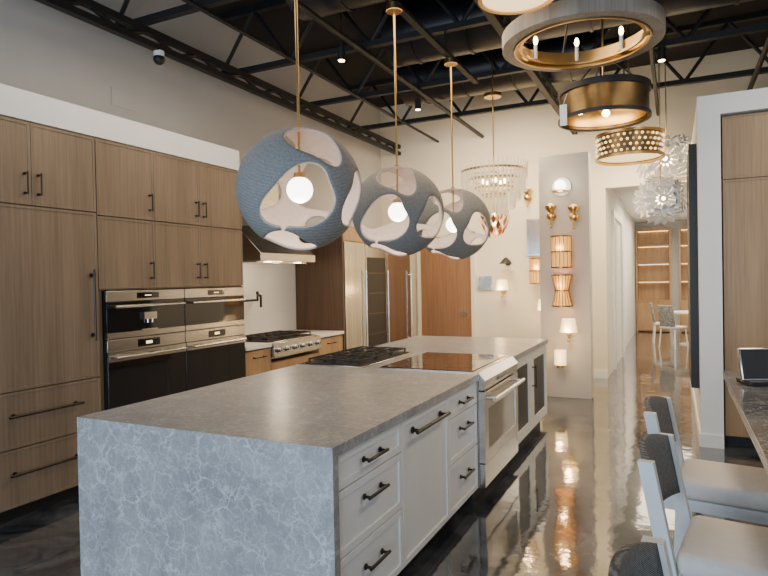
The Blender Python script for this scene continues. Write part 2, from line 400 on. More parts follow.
def wall_oven(y, w, z0, z1, lab, coffee=False, lower=False):
    o = thing("coffee_machine" if coffee else "wall_oven", lab, "coffee machine" if coffee else "oven", (CF, y, z0))
    H = z1-z0; cp = 0.085 if not lower else 0.1
    B().box(-0.6, 0.0, 0.004, w-0.004, 0.002, H-0.002, 'matblack').done("body", o)
    q = B().box(0.001, 0.022, 0.004, w-0.004, H-cp, H-0.002, 'steel').done("control_panel", o, bevel=0.002)
    B().box(0.0225, 0.024, w*0.36, w*0.64, H-cp+0.018, H-0.02, 'black').box(0.0242, 0.0246, w*0.46, w*0.54, H-cp+0.038, H-0.04, 'lshade').done("display", q)
    dz1 = H-cp-0.003
    dr = B().box(0.001, 0.022, 0.004, w-0.004, 0.05 if not lower else 0.01, dz1, 'black').done("door", o, bevel=0.002)
    if lower:
        B().box(0.0225, 0.03, 0.004, w-0.004, dz1-0.075, dz1-0.002, 'steel').done("steel_trim", dr)
    else:
        B().box(0.001, 0.024, 0.004, w-0.004, 0.002, 0.048, 'steel').done("lower_trim", o)
    b = B()
    hz = dz1-0.04
    b.cyl((0.07, 0.05, hz), (0.07, w-0.05, hz), 0.013, 'steelh')
    for yy in (0.09, w-0.09): b.cyl((0.02, yy, hz), (0.07, yy, hz), 0.009, 'steelh')
    b.done("handle", dr)
    if coffee:
        b = B(); b.box(0.024, 0.05, w*0.42, w*0.58, 0.14, 0.2, 'steelh').cyl((0.04, w*0.47, 0.14), (0.04, w*0.47, 0.11), 0.007, 'steelh').cyl((0.04, w*0.53, 0.14), (0.04, w*0.53, 0.11), 0.007, 'steelh').box(0.024, 0.04, w*0.4, w*0.6, 0.05, 0.06, 'steelh')
        b.done("spout", dr)
wy0 = 3.245+0.042; hw = (W-0.066)/2
wall_oven(wy0, hw, 1.17, 1.555, "built-in coffee machine with steel trim", coffee=True)
wall_oven(wy0+hw+0.002, hw, 1.17, 1.555, "built-in compact oven with black glass door")
wall_oven(wy0, hw, 0.46, 1.165, "lower black glass wall oven with steel control panel", lower=True)
wall_oven(wy0+hw+0.002, hw, 0.46, 1.165, "lower black glass wall oven with steel control panel", lower=True)

structure("trim_backsplash", (WL, WL+0.02, 4.995, 7.04, 0.93, 1.98), mat='tile')
def base_drawers(y, w, lab, n=3, ztop=0.87):
    c = thing("base_cabinet", lab, "cabinet", (CF-0.023, y, 0), group="oak base cabinets under the back counter")
    carcass(c, w, 0, ztop, 0.72, 'oakw', 0.1)
    hs = (ztop-0.105)/n
    for i in range(n):
        p = panel_part("drawer", c, 0, w, 0.105+i*hs, 0.105+(i+1)*hs, 'oakw', 0.02, rec=0.004); pull(p, w/2, 0.105+(i+0.7)*hs, min(0.2, w*0.5))
base_drawers(4.995, 0.44, "warm oak base cabinet with drawers beside the ovens")
base_drawers(5.44, 0.98, "warm oak base cabinet beneath the gas rangetop", 2, 0.7)
base_drawers(6.425, 0.61, "warm oak base cabinet with drawers beside the tall panel")
B().box(WL+0.02, CF+0.02, 4.995, 5.435, 0.885, 0.925, 'white').box(WL+0.02, CF+0.02, 6.425, 7.04, 0.885, 0.925, 'white').box(WL+0.02, CF-0.66, 5.435, 6.425, 0.885, 0.925, 'white').done("back_counter", label="white stone counter along the tiled wall", cat="countertop", bevel=0.003)
def burner(b, x, y, z, s=1.0):
    b.lathe([(0.0001, 0), (0.055*s, 0), (0.055*s, 0.012), (0.03*s, 0.016), (0.0001, 0.016)], 'matblack', (x, y, z), 24)
def grate(b, x0, x1, y0, y1, z):
    t = 0.006
    for x in (x0, (x0+x1)/2, x1): b.box(x-t, x+t, y0, y1, z-0.012, z, 'matblack')
    for y in (y0, (y0+y1)/2, y1): b.box(x0, x1, y-t, y+t, z-0.012, z, 'matblack')
    for x in (x0, x1):
        for y in (y0, y1): b.box(x-t, x+t, y-t, y+t, z-0.035, z, 'matblack')
    cx, cy = (x0+x1)/2, (y0+y1)/2
    for a in range(4):
        an = pi/4+a*pi/2; b.cyl((cx+0.03*math.cos(an), cy+0.03*math.sin(an), z-0.006), (cx+0.11*math.cos(an), cy+0.11*math.sin(an), z-0.006), 0.005, 'matblack', 6)
def rangetop(name, loc, rz, w, d, lab):
    o = thing(name, lab, "rangetop", loc, rz)
    B().box(-d, 0.0, 0.003, w-0.003, 0.0, 0.19, 'steel').box(0.0, 0.05, 0.003, w-0.003, 0.02, 0.18, 'steel').done("body", o, bevel=0.004)
    n = 6
    for i in range(n):
        y = w*(i+0.5)/n
        B().cyl((0.051, y, 0.1), (0.062, y, 0.1), 0.034, 'steelh', 20).cyl((0.062, y, 0.1), (0.095, y, 0.1), 0.024, 'steelh', 20).box(0.095, 0.099, y-0.004, y+0.004, 0.085, 0.122, 'matblack').done("knob", o)
    b = B(); b.box(-d+0.03, -0.05, 0.03, w-0.03, 0.191, 0.197, 'matblack')
    k = 3; gw = (w-0.08)/k
    for i in range(k):
        for j in range(2):
            x0 = -d+0.05+j*(d-0.12)/2; burner(b, x0+(d-0.12)/4, 0.04+gw*(i+0.5), 0.197)
    b.done("burner_tray", o)
    for i in range(k):
        g = B()
        for j in range(2):
            x0 = -d+0.05+j*(d-0.12)/2; grate(g, x0+0.01, x0+(d-0.12)/2-0.01, 0.04+gw*i+0.008, 0.04+gw*(i+1)-0.008, 0.235)
        g.done("grate", o)
    return o
rangetop("gas_rangetop", (CF-0.01, 5.44, 0.74), 0, 0.98, 0.62, "stainless steel gas rangetop with front knobs in the back counter")
h = thing("range_hood", "stainless canopy range hood with warm lit underside", "range hood", (WL, 5.94, 1.84))
b = B()
b.prism([(0.022, -0.56, 0.0), (0.70, -0.56, 0.0), (0.70, -0.56, 0.09), (0.36, -0.56, 0.42), (0.022, -0.56, 0.42)], (0, 1.12, 0), 'steel')
b.done("canopy", h, bevel=0.004)
B().box(0.022, 0.34, -0.3, 0.3, 0.421, 1.0, 'steel').done("chimney", h, bevel=0.003)
B().box(0.08, 0.6, -0.5, 0.5, -0.012, -0.001, 'steelh').done("filter", h)
B().cyl((0.62, -0.3, -0.001), (0.62, -0.3, -0.01), 0.03, 'warm').done("lamp", h); B().cyl((0.62, 0.3, -0.001), (0.62, 0.3, -0.01), 0.03, 'warm').done("lamp", h)
b = B(); b.cyl((0, 0, 0), (0.03, 0, 0), 0.035, 'matblack', 20).tube([(0.03, 0, 0), (0.09, 0, 0), (0.12, 0.25, 0), (0.12, 0.25, 0.06), (0.3, 0.08, 0.06), (0.3, 0.08, -0.08)], 0.014, 'matblack', 10)
b.cyl((0.12, 0.25, 0.07), (0.12, 0.25, 0.11), 0.018, 'matblack').cyl((0.04, 0, 0.0), (0.04, 0.0, 0.06), 0.01, 'matblack')
b.done("pot_filler", loc=(WL+0.02, 5.78, 1.38), label="matte black folding pot filler on the tiled wall", cat="faucet")
B().box(WL+0.02, CF+0.01, 7.05, 7.09, 0, 2.36, 'walnut').done("end_panel", label="dark brown wooden end panel beside the refrigerator", cat="panel", bevel=0.002)
def fridge(y, w, lab, glass=False, hside=1):
    o = thing("wine_refrigerator" if glass else "refrigerator", lab, "wine refrigerator" if glass else "refrigerator", (CF, y, 0))
    B().box(-0.7, -0.002, 0.004, w-0.004, 0.09, 2.14, 'steelv' if not glass else 'matblack').box(-0.7, -0.05, 0.004, w-0.004, 0, 0.09, 'matblack').done("body", o)
    q = B()
    if glass:
        f = 0.045
        q.box(0, 0.02, 0.004, f, 0.1, 2.13, 'steelv').box(0, 0.02, w-f, w-0.004, 0.1, 2.13, 'steelv').box(0, 0.02, f, w-f, 0.1, 0.1+f, 'steelv').box(0, 0.02, f, w-f, 1.98-f, 2.13, 'steelv').box(0.0, 0.018, f, w-f, 0.1+f, 1.98-f, 'matblack')
    else: q.box(0, 0.02, 0.004, w-0.004, 0.1, 2.13, 'steelv')
    q = q.done("door", o, bevel=0.003)
    yy = 0.05 if hside < 0 else w-0.05
    b = B().cyl((0.06, yy, 0.55), (0.06, yy, 1.75), 0.010, 'steelh')
    for z in (0.62, 1.68): b.cyl((0.02, yy, z), (0.06, yy, z), 0.008, 'steelh')
    b.done("handle", q)
    if glass:
        for z in (0.5, 0.8, 1.1, 1.4, 1.7): B().box(0.0185, 0.02, 0.08, w-0.08, z, z+0.012, 'walnut').done("shelf_front", o)
fridge(7.095, 0.60, "tall stainless steel column refrigerator", hside=1)
fridge(7.70, 0.72, "tall wine refrigerator with dark glass door", True, 1)
fridge(8.425, 0.90, "wide stainless steel column refrigerator", hside=1)
c = thing("wall_cabinet", "oak cabinet above the refrigerators", "cabinet", (CF-0.023, 7.095, 2.145))
B().box(-0.7, -0.001, 0, 2.23, 0, 0.215, 'oakw').done("body", c)
for y0, y1 in ((0, 0.60), (0.605, 1.325), (1.33, 2.23)): panel_part("door", c, y0, y1, 0.002, 0.213, 'oakw', 0.02, rec=0.004)

# ------------------------------------------------------------------ island
IX0, IX1 = -2.80, -1.262; IY0, IY1 = 2.09, 6.70; IF = -1.28
b = B()
b.box(IX0, IX1, IY0, 4.12, 0.875, 0.92, 'stone')
b.box(-2.19, -2.07, 4.12, 5.12, 0.875, 0.92, 'stone')
b.box(IX0, IX1, 5.12, IY1, 0.875, 0.92, 'stone')
b.box(IX0, IX1, IY0, IY0+0.045, 0, 0.875, 'stone')
b.done("island_worktop", label="gray veined stone island worktop with waterfall end", cat="countertop")
YB = IY0+0.047
def island_drawers(y0, y1, lab):
    w = y1-y0
    c = thing("drawer_cabinet", lab, "cabinet", (IF-0.022, y0, 0), group="white island drawer cabinets")
    carcass(c, w, 0, 0.873, 0.74, 'white', 0.1)
    for z0, z1, hz in ((0.715, 0.868, 0.79), (0.425, 0.711, 0.62), (0.105, 0.421, 0.30)):
        p = panel_part("drawer", c, 0, w, z0, z1, 'white', 0.035, rec=0.008); pull(p, w/2, hz, 0.2 if w > 0.5 else 0.14, r=0.008)
island_drawers(YB, 2.81, "white drawer cabinet with dark pulls beside the waterfall end")
c = thing("dishwasher", "white panelled dishwasher with long dark handle", "dishwasher", (IF-0.022, 2.812, 0))
carcass(c, 0.706, 0, 0.873, 0.74, 'white', 0.1)
p = panel_part("door", c, 0, 0.706, 0.105, 0.868, 'white', 0.035, rec=0.008); pull(p, 0.353, 0.79, 0.5, r=0.011, off=0.045)
island_drawers(3.52, 4.115, "narrow white drawer cabinet next to the range")
r = thing("electric_range", "stainless range with black glass cooktop and oven door", "range", (IF+0.01, 4.122, 0))
w = 0.996
B().box(-0.78, -0.002, 0.002, w-0.002, 0.1, 0.905, 'steel').box(-0.78, -0.06, 0.01, w-0.01, 0, 0.1, 'matblack').done("body", r)
B().box(-0.79, 0.0, 0.002, w-0.002, 0.906, 0.928, 'steel').prism([(0.0, 0.002, 0.8), (0.04, 0.002, 0.8), (0.05, 0.002, 0.87), (0.0, 0.002, 0.928)], (0, w-0.004, 0), 'steel').done("control_panel", r, bevel=0.003)
ct = B().box(-0.78, -0.05, 0.02, w-0.02, 0.9285, 0.934, 'black').done("cooktop", r, bevel=0.002)
b = B()
for x, y, s in ((-0.22, 0.25, 0.11), (-0.22, 0.72, 0.09), (-0.58, 0.25, 0.08), (-0.58, 0.72, 0.11)): b.ring(s, 0.003, 0.0008, 'duct', (x, y, 0.9346), 40)
b.done("burner_ring", ct)
dr = B().box(0.0, 0.045, 0.004, 0.09, 0.28, 0.79, 'steel').box(0.0, 0.045, w-0.09, w-0.004, 0.28, 0.79, 'steel').box(0, 0.045, 0.09, w-0.09, 0.28, 0.36, 'steel').box(0, 0.045, 0.09, w-0.09, 0.66, 0.79, 'steel').box(0, 0.04, 0.09, w-0.09, 0.36, 0.66, 'black').done("oven_door", r)
b = B().cyl((0.105, 0.05, 0.735), (0.105, w-0.05, 0.735), 0.016, 'steelh')
for y in (0.09, w-0.09): b.cyl((0.045, y, 0.735), (0.105, y, 0.735), 0.011, 'steelh')
b.done("handle", dr)
B().box(0.0, 0.04, 0.004, w-0.004, 0.105, 0.272, 'steel').done("drawer", r, bevel=0.003)
B().box(0.0455, 0.05, 0.35, 0.65, 0.825, 0.86, 'black').done("display", r)
for y0, y1 in ((5.124, 5.90), (5.905, 6.69)):
    w = y1-y0
    c = thing("beverage_cooler", "white framed undercounter cooler with dark glass door", "beverage cooler", (IF-0.022, y0, 0), group="undercounter coolers in the island")
    carcass(c, w, 0, 0.873, 0.74, 'white', 0.1)
    b = B(); f = 0.12
    b.box(0, 0.022, 0.002, f, 0.105, 0.868, 'white').box(0, 0.022, w-f, w-0.002, 0.105, 0.868, 'white').box(0, 0.022, f, w-f, 0.105, 0.105+0.1, 'white').box(0, 0.022, f, w-f, 0.78, 0.868, 'white').box(0, 0.012, f, w-f, 0.205, 0.78, 'matblack')
    p = b.done("door", c, bevel=0.0015); pull(p, 0.05, 0.62, 0.22, True)
    B().box(0.0125, 0.016, f+0.01, f+0.02, 0.215, 0.77, 'steelh').box(0.0125, 0.016, w-f-0.02, w-f-0.01, 0.215, 0.77, 'steelh').done("inner_trim", p)
for i, (y0, y1) in enumerate(((YB, 4.115), (5.124, 6.69))):
    c = thing("base_cabinet", "white island base cabinet on the oven aisle side", "cabinet", (-2.765, y0, 0), group="white aisle-side base cabinets")
    w = y1-y0
    B().box(0.0, 0.70, 0.001, w, 0.1, 0.873, 'white').box(0.06, 0.70, 0.001, w, 0, 0.1, 'matblack').done("body", c)
    for k in range(3): B().box(-0.02, -0.001, k*w/3+0.002, (k+1)*w/3-0.002, 0.105, 0.868, 'white').done("door", c, bevel=0.002)
c = thing("base_cabinet", "white island base cabinet below the gas cooktop", "cabinet", (-2.765, 4.12, 0), group="white aisle-side base cabinets")
B().box(0.0, 0.57, 0.001, 0.999, 0.1, 0.72, 'white').box(0.06, 0.57, 0.001, 0.999, 0, 0.1, 'matblack').done("body", c)
rangetop("gas_rangetop", (-2.80, 5.12, 0.735), pi, 0.998, 0.60, "stainless gas rangetop with black grates set in the stone island")

# ------------------------------------------------------------------ pendants
def globe_mesh(R, holes):
    bm = bmesh.new()
    bmesh.ops.create_icosphere(bm, subdivisions=6, radius=1.0)
    H = []
    for d, A, Bq, tw in holes:
        c = Vector(d).normalized(); e1 = c.cross(Vector((0, 0, 1)))
        if e1.length < 0.1: e1 = Vector((1, 0, 0)) - c*c.x
        e1.normalize(); e2 = c.cross(e1)
        f1 = e1*math.cos(tw)+e2*math.sin(tw); f2 = -e1*math.sin(tw)+e2*math.cos(tw)
        H.append((c, f1, f2, A, Bq))
    def met(p, h):
        c, f1, f2, A, Bq = h; k = p.dot(c)
        if k <= 0.05: return 99, 0, 0
        a = p.dot(f1)/k; bq = p.dot(f2)/k
        th = math.atan2(bq/Bq, a/A)
        rr = 1+0.15*math.cos(3*th+0.6)
        g = math.hypot(a/A, bq/Bq)/rr
        return g, a, bq
    kill = [v for v in bm.verts if any(met(v.co, h)[0] < 1 for h in H)]
    bmesh.ops.delete(bm, geom=kill, context='VERTS')
    for v in bm.verts:
        if any(len(e.link_faces) == 1 for e in v.link_edges):
            best = min(H, key=lambda h: met(v.co, h)[0]); g, a, bq = met(v.co, best)
            if g < 1.4:
                c, f1, f2, A, Bq = best; v.co = (c+f1*a/g+f2*bq/g).normalized()
    for f in bm.faces: f.smooth = True
    bmesh.ops.scale(bm, vec=(R, R, R*0.97), verts=bm.verts)
    me = bpy.data.meshes.new("lamp_shade"); bm.to_mesh(me); bm.free()
    me.materials.append(M['felt']); me.materials.append(M['liner'])
    return me
n1 = Vector((0.55, -0.83, -0.12)).normalized(); rt = Vector((0.83, 0.55, 0)).normalized(); up = Vector((0, 0, 1))
def vd(r, u, n): return tuple(rt*r+up*u+n1*n)
holes = [(vd(-0.02, -0.2, 1), 0.74, 0.50, 0.6), (vd(0.28, 0.9, 0.75), 0.42, 0.60, 0.3), (vd(1.0, -0.25, 0.30), 0.48, 0.54, 0.8),
         (vd(-0.25, -1.0, 0.2), 0.53, 0.44, 0.1), (vd(-0.9, 0.1, -0.65), 0.62, 0.52, 0.3), (vd(0.45, 0.1, -1), 0.58, 0.54, 0.9),
         (vd(-0.5, 0.95, -0.4), 0.40, 0.34, 0.0), (vd(0.35, -0.8, -0.7), 0.40, 0.38, 0.2)]
gm = globe_mesh(0.37, holes)
PZ = 2.145
def pendant(y, rz):
    e = thing("globe_pendant", "gray woven openwork globe pendant with opal bulb on brass rod", "pendant lamp", (-2.0, y, PZ), 0, "globe pendants over the island")
    sh = bpy.data.objects.new("lamp_shade", gm); COL.objects.link(sh); sh.parent = e; sh.rotation_euler = (0, 0, rz)
    so = sh.modifiers.new("solid", 'SOLIDIFY'); so.thickness = 0.016; so.offset = -1; so.material_offset = 1; so.material_offset_rim = 1
    B().sph((0, 0, 0.0), 0.078, 'bulb', 28).done("bulb", e)
    B().cyl((0, 0, 0.06), (0, 0, 0.10), 0.035, 'brass', 24).cyl((0, 0, 0.10), (0, 0, 1.62), 0.008, 'brass', 12).cyl((0, 0, 0.345), (0, 0, 0.375), 0.02, 'brass', 20).cyl((0, 0, 1.60), (0, 0, 1.653), 0.065, 'brass', 32).done("stem", e)
    return e
pendant(3.0, 0.0); pendant(4.4, -0.5); pendant(5.75, -0.75)

# ------------------------------------------------------------------ chandeliers
def hanging(name, lab, loc): return thing(name, lab, "chandelier", loc)
TZ = TOP
e = hanging("ring_chandelier", "large weathered gray wood ring chandelier with candle lights", (-0.60, 4.6, 3.34))
B().ring(0.52, 0.085, 0.11, 'grayw', seg=72).done("ring", e, bevel=0.004)
B().ring(0.47, 0.012, 0.13, 'brass', seg=72).ring(0.43, 0.02, 0.02, 'brass', (0, 0, -0.03), seg=72).done("inner_band", e)
b = B()
for i in range(4):
    a = i*pi/2+0.4; b.cyl((0.52*math.cos(a), 0.52*math.sin(a), 0.05), (0.03*math.cos(a), 0.03*math.sin(a), 0.75), 0.007, 'bronze', 8)
b.cyl((0, 0, 0.72), (0, 0, TZ-3.34), 0.009, 'bronze').cyl((0, 0, TZ-3.34-0.04), (0, 0, TZ-3.34), 0.07, 'bronze', 24)
b.done("stem", e)
for i in range(8):
    a = i*pi/4+0.2; x, y = 0.45*math.cos(a), 0.45*math.sin(a)
    q = B().cyl((x, y, -0.02), (x, y, 0.10), 0.013, 'iwhite').lathe([(0.001, 0.0), (0.03, 0.0), (0.035, 0.01), (0.001, 0.008)], 'brass', (x, y, -0.03), 20).done("candle", e)
    B().sph((x, y, 0.135), 0.018, 'warm', 12, (1, 1, 2.0)).done("bulb", q)
e = hanging("disc_light", "round brass disc light with glowing diffuser", (-0.84, 3.65, 3.33))
B().lathe([(0.21, -0.04), (0.235, -0.04), (0.235, 0.04), (0.21, 0.04)], 'brass', closed=True, seg=56).done("rim", e)
B().cyl((0, 0, -0.03), (0, 0, 0.03), 0.209, 'lshade', 56).done("diffuser", e)
b = B(); b.cyl((0, 0, 0.031), (0, 0, TZ-3.33), 0.008, 'brass'); b.done("stem", e)
e = hanging("drum_chandelier", "black and brass metal drum chandelier with blank white tag", (-0.55, 5.63, 3.10))
DR = 0.365
b = B().lathe([(DR, -0.12), (DR+0.005, -0.12), (DR+0.005, 0.12), (DR, 0.12)], 'abrass', closed=True, seg=72)
b.ring(DR+0.012, 0.02, 0.03, 'matblack', (0, 0, -0.12), 72).ring(DR+0.012, 0.02, 0.05, 'matblack', (0, 0, 0.12), 72); b.done("drum", e)
B().lathe([(DR-0.015, -0.10), (DR-0.006, -0.10), (DR-0.006, 0.10), (DR-0.015, 0.10)], 'brass', closed=True, seg=72).done("liner", e)
b = B().cyl((-DR, 0, 0.05), (DR, 0, 0.05), 0.008, 'brass').cyl((0, -DR, 0.05), (0, DR, 0.05), 0.008, 'brass').cyl((0, 0, 0.05), (0, 0, TZ-3.10), 0.009, 'brass').cyl((0, 0, TZ-3.14), (0, 0, TZ-3.10), 0.07, 'brass', 24)
for i in range(3):
    a = 2*pi*i/3; b.cyl((DR*math.cos(a), DR*math.sin(a), 0.12), (0.02*math.cos(a), 0.02*math.sin(a), 0.42), 0.006, 'matblack')
b.done("stem", e)
for i in range(4):
    a = i*pi/2; B().sph((0.2*math.cos(a), 0.2*math.sin(a), -0.02), 0.035, 'warm', 16).cyl((0.2*math.cos(a), 0.2*math.sin(a), 0.01), (0.2*math.cos(a), 0.2*math.sin(a), 0.06), 0.015, 'brass').done("bulb", e)
B().box(-0.33, -0.27, -0.28, -0.277, -0.20, -0.02, 'iwhite').cyl((-0.3, -0.278, -0.02), (-0.27, -0.25, 0.08), 0.002, 'iwhite', 6).done("tag", e)
e = hanging("beaded_chandelier", "brass drum chandelier with rows of glowing crystal beads", (-0.42, 6.9, 2.96))
B().ring(0.335, 0.02, 0.025, 'brass', (0, 0, 0.12)).ring(0.335, 0.02, 0.025, 'brass', (0, 0, -0.12)).lathe([(0.32, -0.11), (0.325, -0.11), (0.325, 0.11), (0.32, 0.11)], 'abrass', closed=True, seg=60).done("drum", e)
b = B()
for j in range(4):
    for i in range(36):
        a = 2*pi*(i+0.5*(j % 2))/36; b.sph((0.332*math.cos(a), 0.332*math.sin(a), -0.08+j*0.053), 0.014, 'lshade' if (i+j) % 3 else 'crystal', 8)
q = b.done("bead", e); q["kind"] = "stuff"
B().cyl((0, 0, -0.10), (0, 0, -0.085), 0.315, 'lshade', 48).done("diffuser", e)
b = B().cyl((0, 0, -0.08), (0, 0, TZ-2.96), 0.009, 'brass').cyl((-0.32, 0, 0.1), (0.32, 0, 0.1), 0.007, 'brass'); b.done("stem", e)
e = hanging("crystal_chandelier", "tiered crystal rod chandelier with brass frame", (-1.92, 7.0, 2.74))
b = B()
for R, z in ((0.38, 0.12), (0.31, 0.02), (0.24, -0.08), (0.15, -0.16)): b.ring(R, 0.014, 0.025, 'brass', (0, 0, z))
b.cyl((0, 0, -0.16), (0, 0, TZ-2.74), 0.009, 'brass').cyl((-0.38, 0, 0.12), (0.38, 0, 0.12), 0.006, 'brass').cyl((0, -0.38, 0.12), (0, 0.38, 0.12), 0.006, 'brass').cyl((0, 0, 1.0), (0, 0, 1.04), 0.1, 'brass', 28)
b.done("frame", e)
b = B()
for R, z, n in ((0.38, 0.12, 48), (0.31, 0.02, 38), (0.24, -0.08, 28), (0.15, -0.16, 18)):
    for i in range(n):
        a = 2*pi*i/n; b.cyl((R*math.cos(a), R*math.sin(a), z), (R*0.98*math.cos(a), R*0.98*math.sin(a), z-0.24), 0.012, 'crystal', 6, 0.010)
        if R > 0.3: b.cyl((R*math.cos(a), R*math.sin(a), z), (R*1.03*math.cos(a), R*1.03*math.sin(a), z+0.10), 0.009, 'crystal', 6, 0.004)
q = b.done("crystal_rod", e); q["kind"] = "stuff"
for i in range(5):
    a = 2*pi*i/5; B().sph((0.13*math.cos(a), 0.13*math.sin(a), 0.0), 0.03, 'warm', 12).done("bulb", e)
e = hanging("leaf_chandelier", "small copper leaf cluster chandelier on a thin rod", (-2.28, 8.30, 2.44))
b = B()
for i in range(42):
    a = i*2.399; z = 0.22-0.44*i/42; R = 0.10+0.10*math.sin(pi*i/42)
    T = Matrix.Translation((R*math.cos(a), R*math.sin(a), z)) @ Matrix.Rotation(a, 4, 'Z') @ Matrix.Rotation(0.35, 4, 'Y')
    b.prism([T @ Vector(p) for p in ((0, 0, 0.07), (0, 0.035, 0.0), (0, 0, -0.08), (0, -0.035, 0.0))], T.to_3x3() @ Vector((0.004, 0, 0)), 'copper')
q = b.done("leaf", e)
B().cyl((0, 0, -0.2), (0, 0, 1.40), 0.007, 'brass').cyl((0, 0, 1.40), (0, 0, TZ-2.44), 0.004, 'brass').done("stem", e)
B().sph((0, 0, 0.05), 0.03, 'warm', 14).sph((0, 0, -0.08), 0.03, 'warm', 14).done("bulb", e)
def starburst(loc, R, rz, lab):
    e = thing("starburst_pendant", lab, "pendant lamp", loc, rz, "white starburst pendants")
    b = B()
    dirs = [(-0.05, -1, -0.05), (0.85, -0.5, 0.15), (-0.85, -0.5, 0.1), (0.5, 0.8, 0.2), (-0.5, 0.8, 0.0), (0.1, -0.5, 0.9), (0.1, -0.5, -0.9)]
    for d in dirs:
        d = Vector(d).normalized(); T = Matrix.Translation(d*R*0.75) @ Vector((0, 0, 1)).rotation_difference(d).to_matrix().to_4x4()
        k = R*0.78
        for i in range(12):
            a = 2*pi*i/12
            P = lambda r, da: T @ Vector((r*math.cos(a+da), r*math.sin(a+da), 0))
            b.prism([P(k*0.16, 0), P(k*0.7, 0.22), P(k, 0), P(k*0.7, -0.22)], T.to_3x3() @ Vector((0, 0, 0.004)), 'iwhite')
        b.lathe([(k*0.1, 0), (k*0.24, 0), (k*0.24, 0.008), (k*0.1, 0.008)], 'iwhite', closed=True, seg=20, mat4=T)
    b.done("petal_shade", e)
    B().sph((0, 0, 0), R*0.2, 'warm', 16).done("bulb", e)
    B().cyl((0, 0, R*0.15), (0, 0, TZ-loc[2]), 0.006, 'brass').done("stem", e)
starburst((-0.08, 8.2, 3.0), 0.34, 0.0, "white metal starburst flower pendant with bright centre")
starburst((-0.14, 7.6, 2.46), 0.28, 0.2, "lower white starburst flower pendant with cut petals")
for i, (x, y) in enumerate(((-0.1, 6.9), (-0.25, 5.3), (-3.0, 5.3), (-3.0, 7.3), (-0.6, 8.9))):
    o = B().cyl((0, 0, 0), (0, 0, -0.13), 0.04, 'matblack', 20).cyl((0, 0, -0.13), (0, 0, -0.135), 0.032, 'warm', 20).cyl((0, 0, 0), (0, 0, TZ-3.95), 0.008, 'matblack').done("spotlight", loc=(x, y, 3.95), label="black cylinder spotlight with warm lens", cat="spotlight", group="black ceiling spotlights")

# ------------------------------------------------------------------ lamp display board and sconces
def point(name, loc, power, col, r=0.08):
    l = bpy.data.lights.new(name, 'POINT'); l.energy = power; l.color = col; l.shadow_soft_size = r
    o = bpy.data.objects.new(name, l); COL.objects.link(o); o.location = loc; return o
WARM = (1.0, 0.78, 0.52)
BY = 8.15
B().box(-1.63, -0.99, BY, BY+0.22, 0, 3.21, 'board').done("display_board", label="tall gray painted display board holding wall lamps", cat="display board", bevel=0.004)
def sconce(name, lab, loc, build, glow=1.6):
    e = thing(name, lab, "wall lamp", loc); build(e)
    if glow: point("lamp_glow", (loc[0], loc[1]-0.3, loc[2]+0.05), glow, (1, 0.66, 0.33), 0.04)
    return e
def plate(e, r=0.05, m='brass', arm=0.1):
    B().cyl((0, -0.001, 0), (0, -0.02, 0), r, m, 24).cyl((0, -0.02, 0), (0, -arm, 0), 0.008, m).done("backplate", e)
def s_globe(e):
    plate(e, 0.12, 'iwhite', 0.06); B().sph((0, -0.12, 0), 0.075, 'bulb', 24).done("globe", e)
    B().lathe([(0.072, -0.05), (0.11, -0.07), (0.11, -0.08), (0.06, -0.06)], 'brass', (0, -0.12, 0), 28, True).done("collar", e)
def s_double(e):
    plate(e, 0.06, 'brass', 0.09)
    B().sph((0, -0.09, 0.0), 0.055, 'brass', 20, (1, 0.6, 1)).lathe([(0.02, 0.04), (0.07, 0.10), (0.075, 0.13), (0.07, 0.13), (0.012, 0.04)], 'brass', (0, -0.09, 0), 24, True).cyl((0, -0.09, -0.14), (0, -0.09, -0.03), 0.012, 'brass').sph((0, -0.09, -0.145), 0.02, 'brass', 12).done("cup", e)
    B().sph((0, -0.09, 0.12), 0.045, 'lshade', 16).done("bulb", e)
def s_lantern(e):
    plate(e, 0.05, 'brass', 0.10)
    B().cyl((0, -0.17, -0.19), (0, -0.17, 0.19), 0.118, 'warmshade', 28).done("shade", e)
    b = B()
    for z in (-0.2, 0, 0.2): b.ring(0.128, 0.012, 0.016, 'abrass', (0, -0.17, z), 32)
    for i in range(16):
        a = 2*pi*i/16; b.cyl((0.127*math.cos(a), -0.17+0.127*math.sin(a), -0.2), (0.127*math.cos(a), -0.17+0.127*math.sin(a), 0.2), 0.0035, 'abrass', 6)
    b.done("cage", e)
def s_hour(e):
    plate(e, 0.05, 'brass', 0.08)
    b = B()
    for i in range(18):
        a = 2*pi*i/18; c, s = math.cos(a), math.sin(a)
        for q in (1, -1): b.cyl((0.085*c, -0.15+0.085*s, 0), (0.13*c, -0.15+0.13*s, 0.2*q), 0.0045, 'abrass', 6)
    for z in (-0.2, 0, 0.2): b.ring(0.13 if z else 0.09, 0.012, 0.014, 'abrass', (0, -0.15, z), 28)
    b.done("woven_shade", e)
    B().lathe([(0.12, -0.19), (0.078, 0), (0.12, 0.19), (0.115, 0.19), (0.073, 0), (0.115, -0.19)], 'warmshade', (0, -0.15, 0), 28, True).done("inner_glass", e)
    B().sph((0, -0.15, 0.1), 0.04, 'warm', 16).sph((0, -0.15, -0.1), 0.04, 'warm', 16).done("bulb", e)
def s_shade(e):
    plate(e, 0.05, 'brass', 0.12)
    B().lathe([(0.11, 0.0), (0.08, 0.17), (0.078, 0.17), (0.108, 0.0)], 'lshade', (0, -0.13, 0.02), 32, True).done("lamp_shade", e)
    B().sph((0, -0.13, 0.08), 0.03, 'warm', 12).cyl((0, -0.13, -0.08), (0, -0.13, 0.05), 0.01, 'brass').sph((0, -0.13, -0.09), 0.02, 'brass', 12).done("bulb", e)
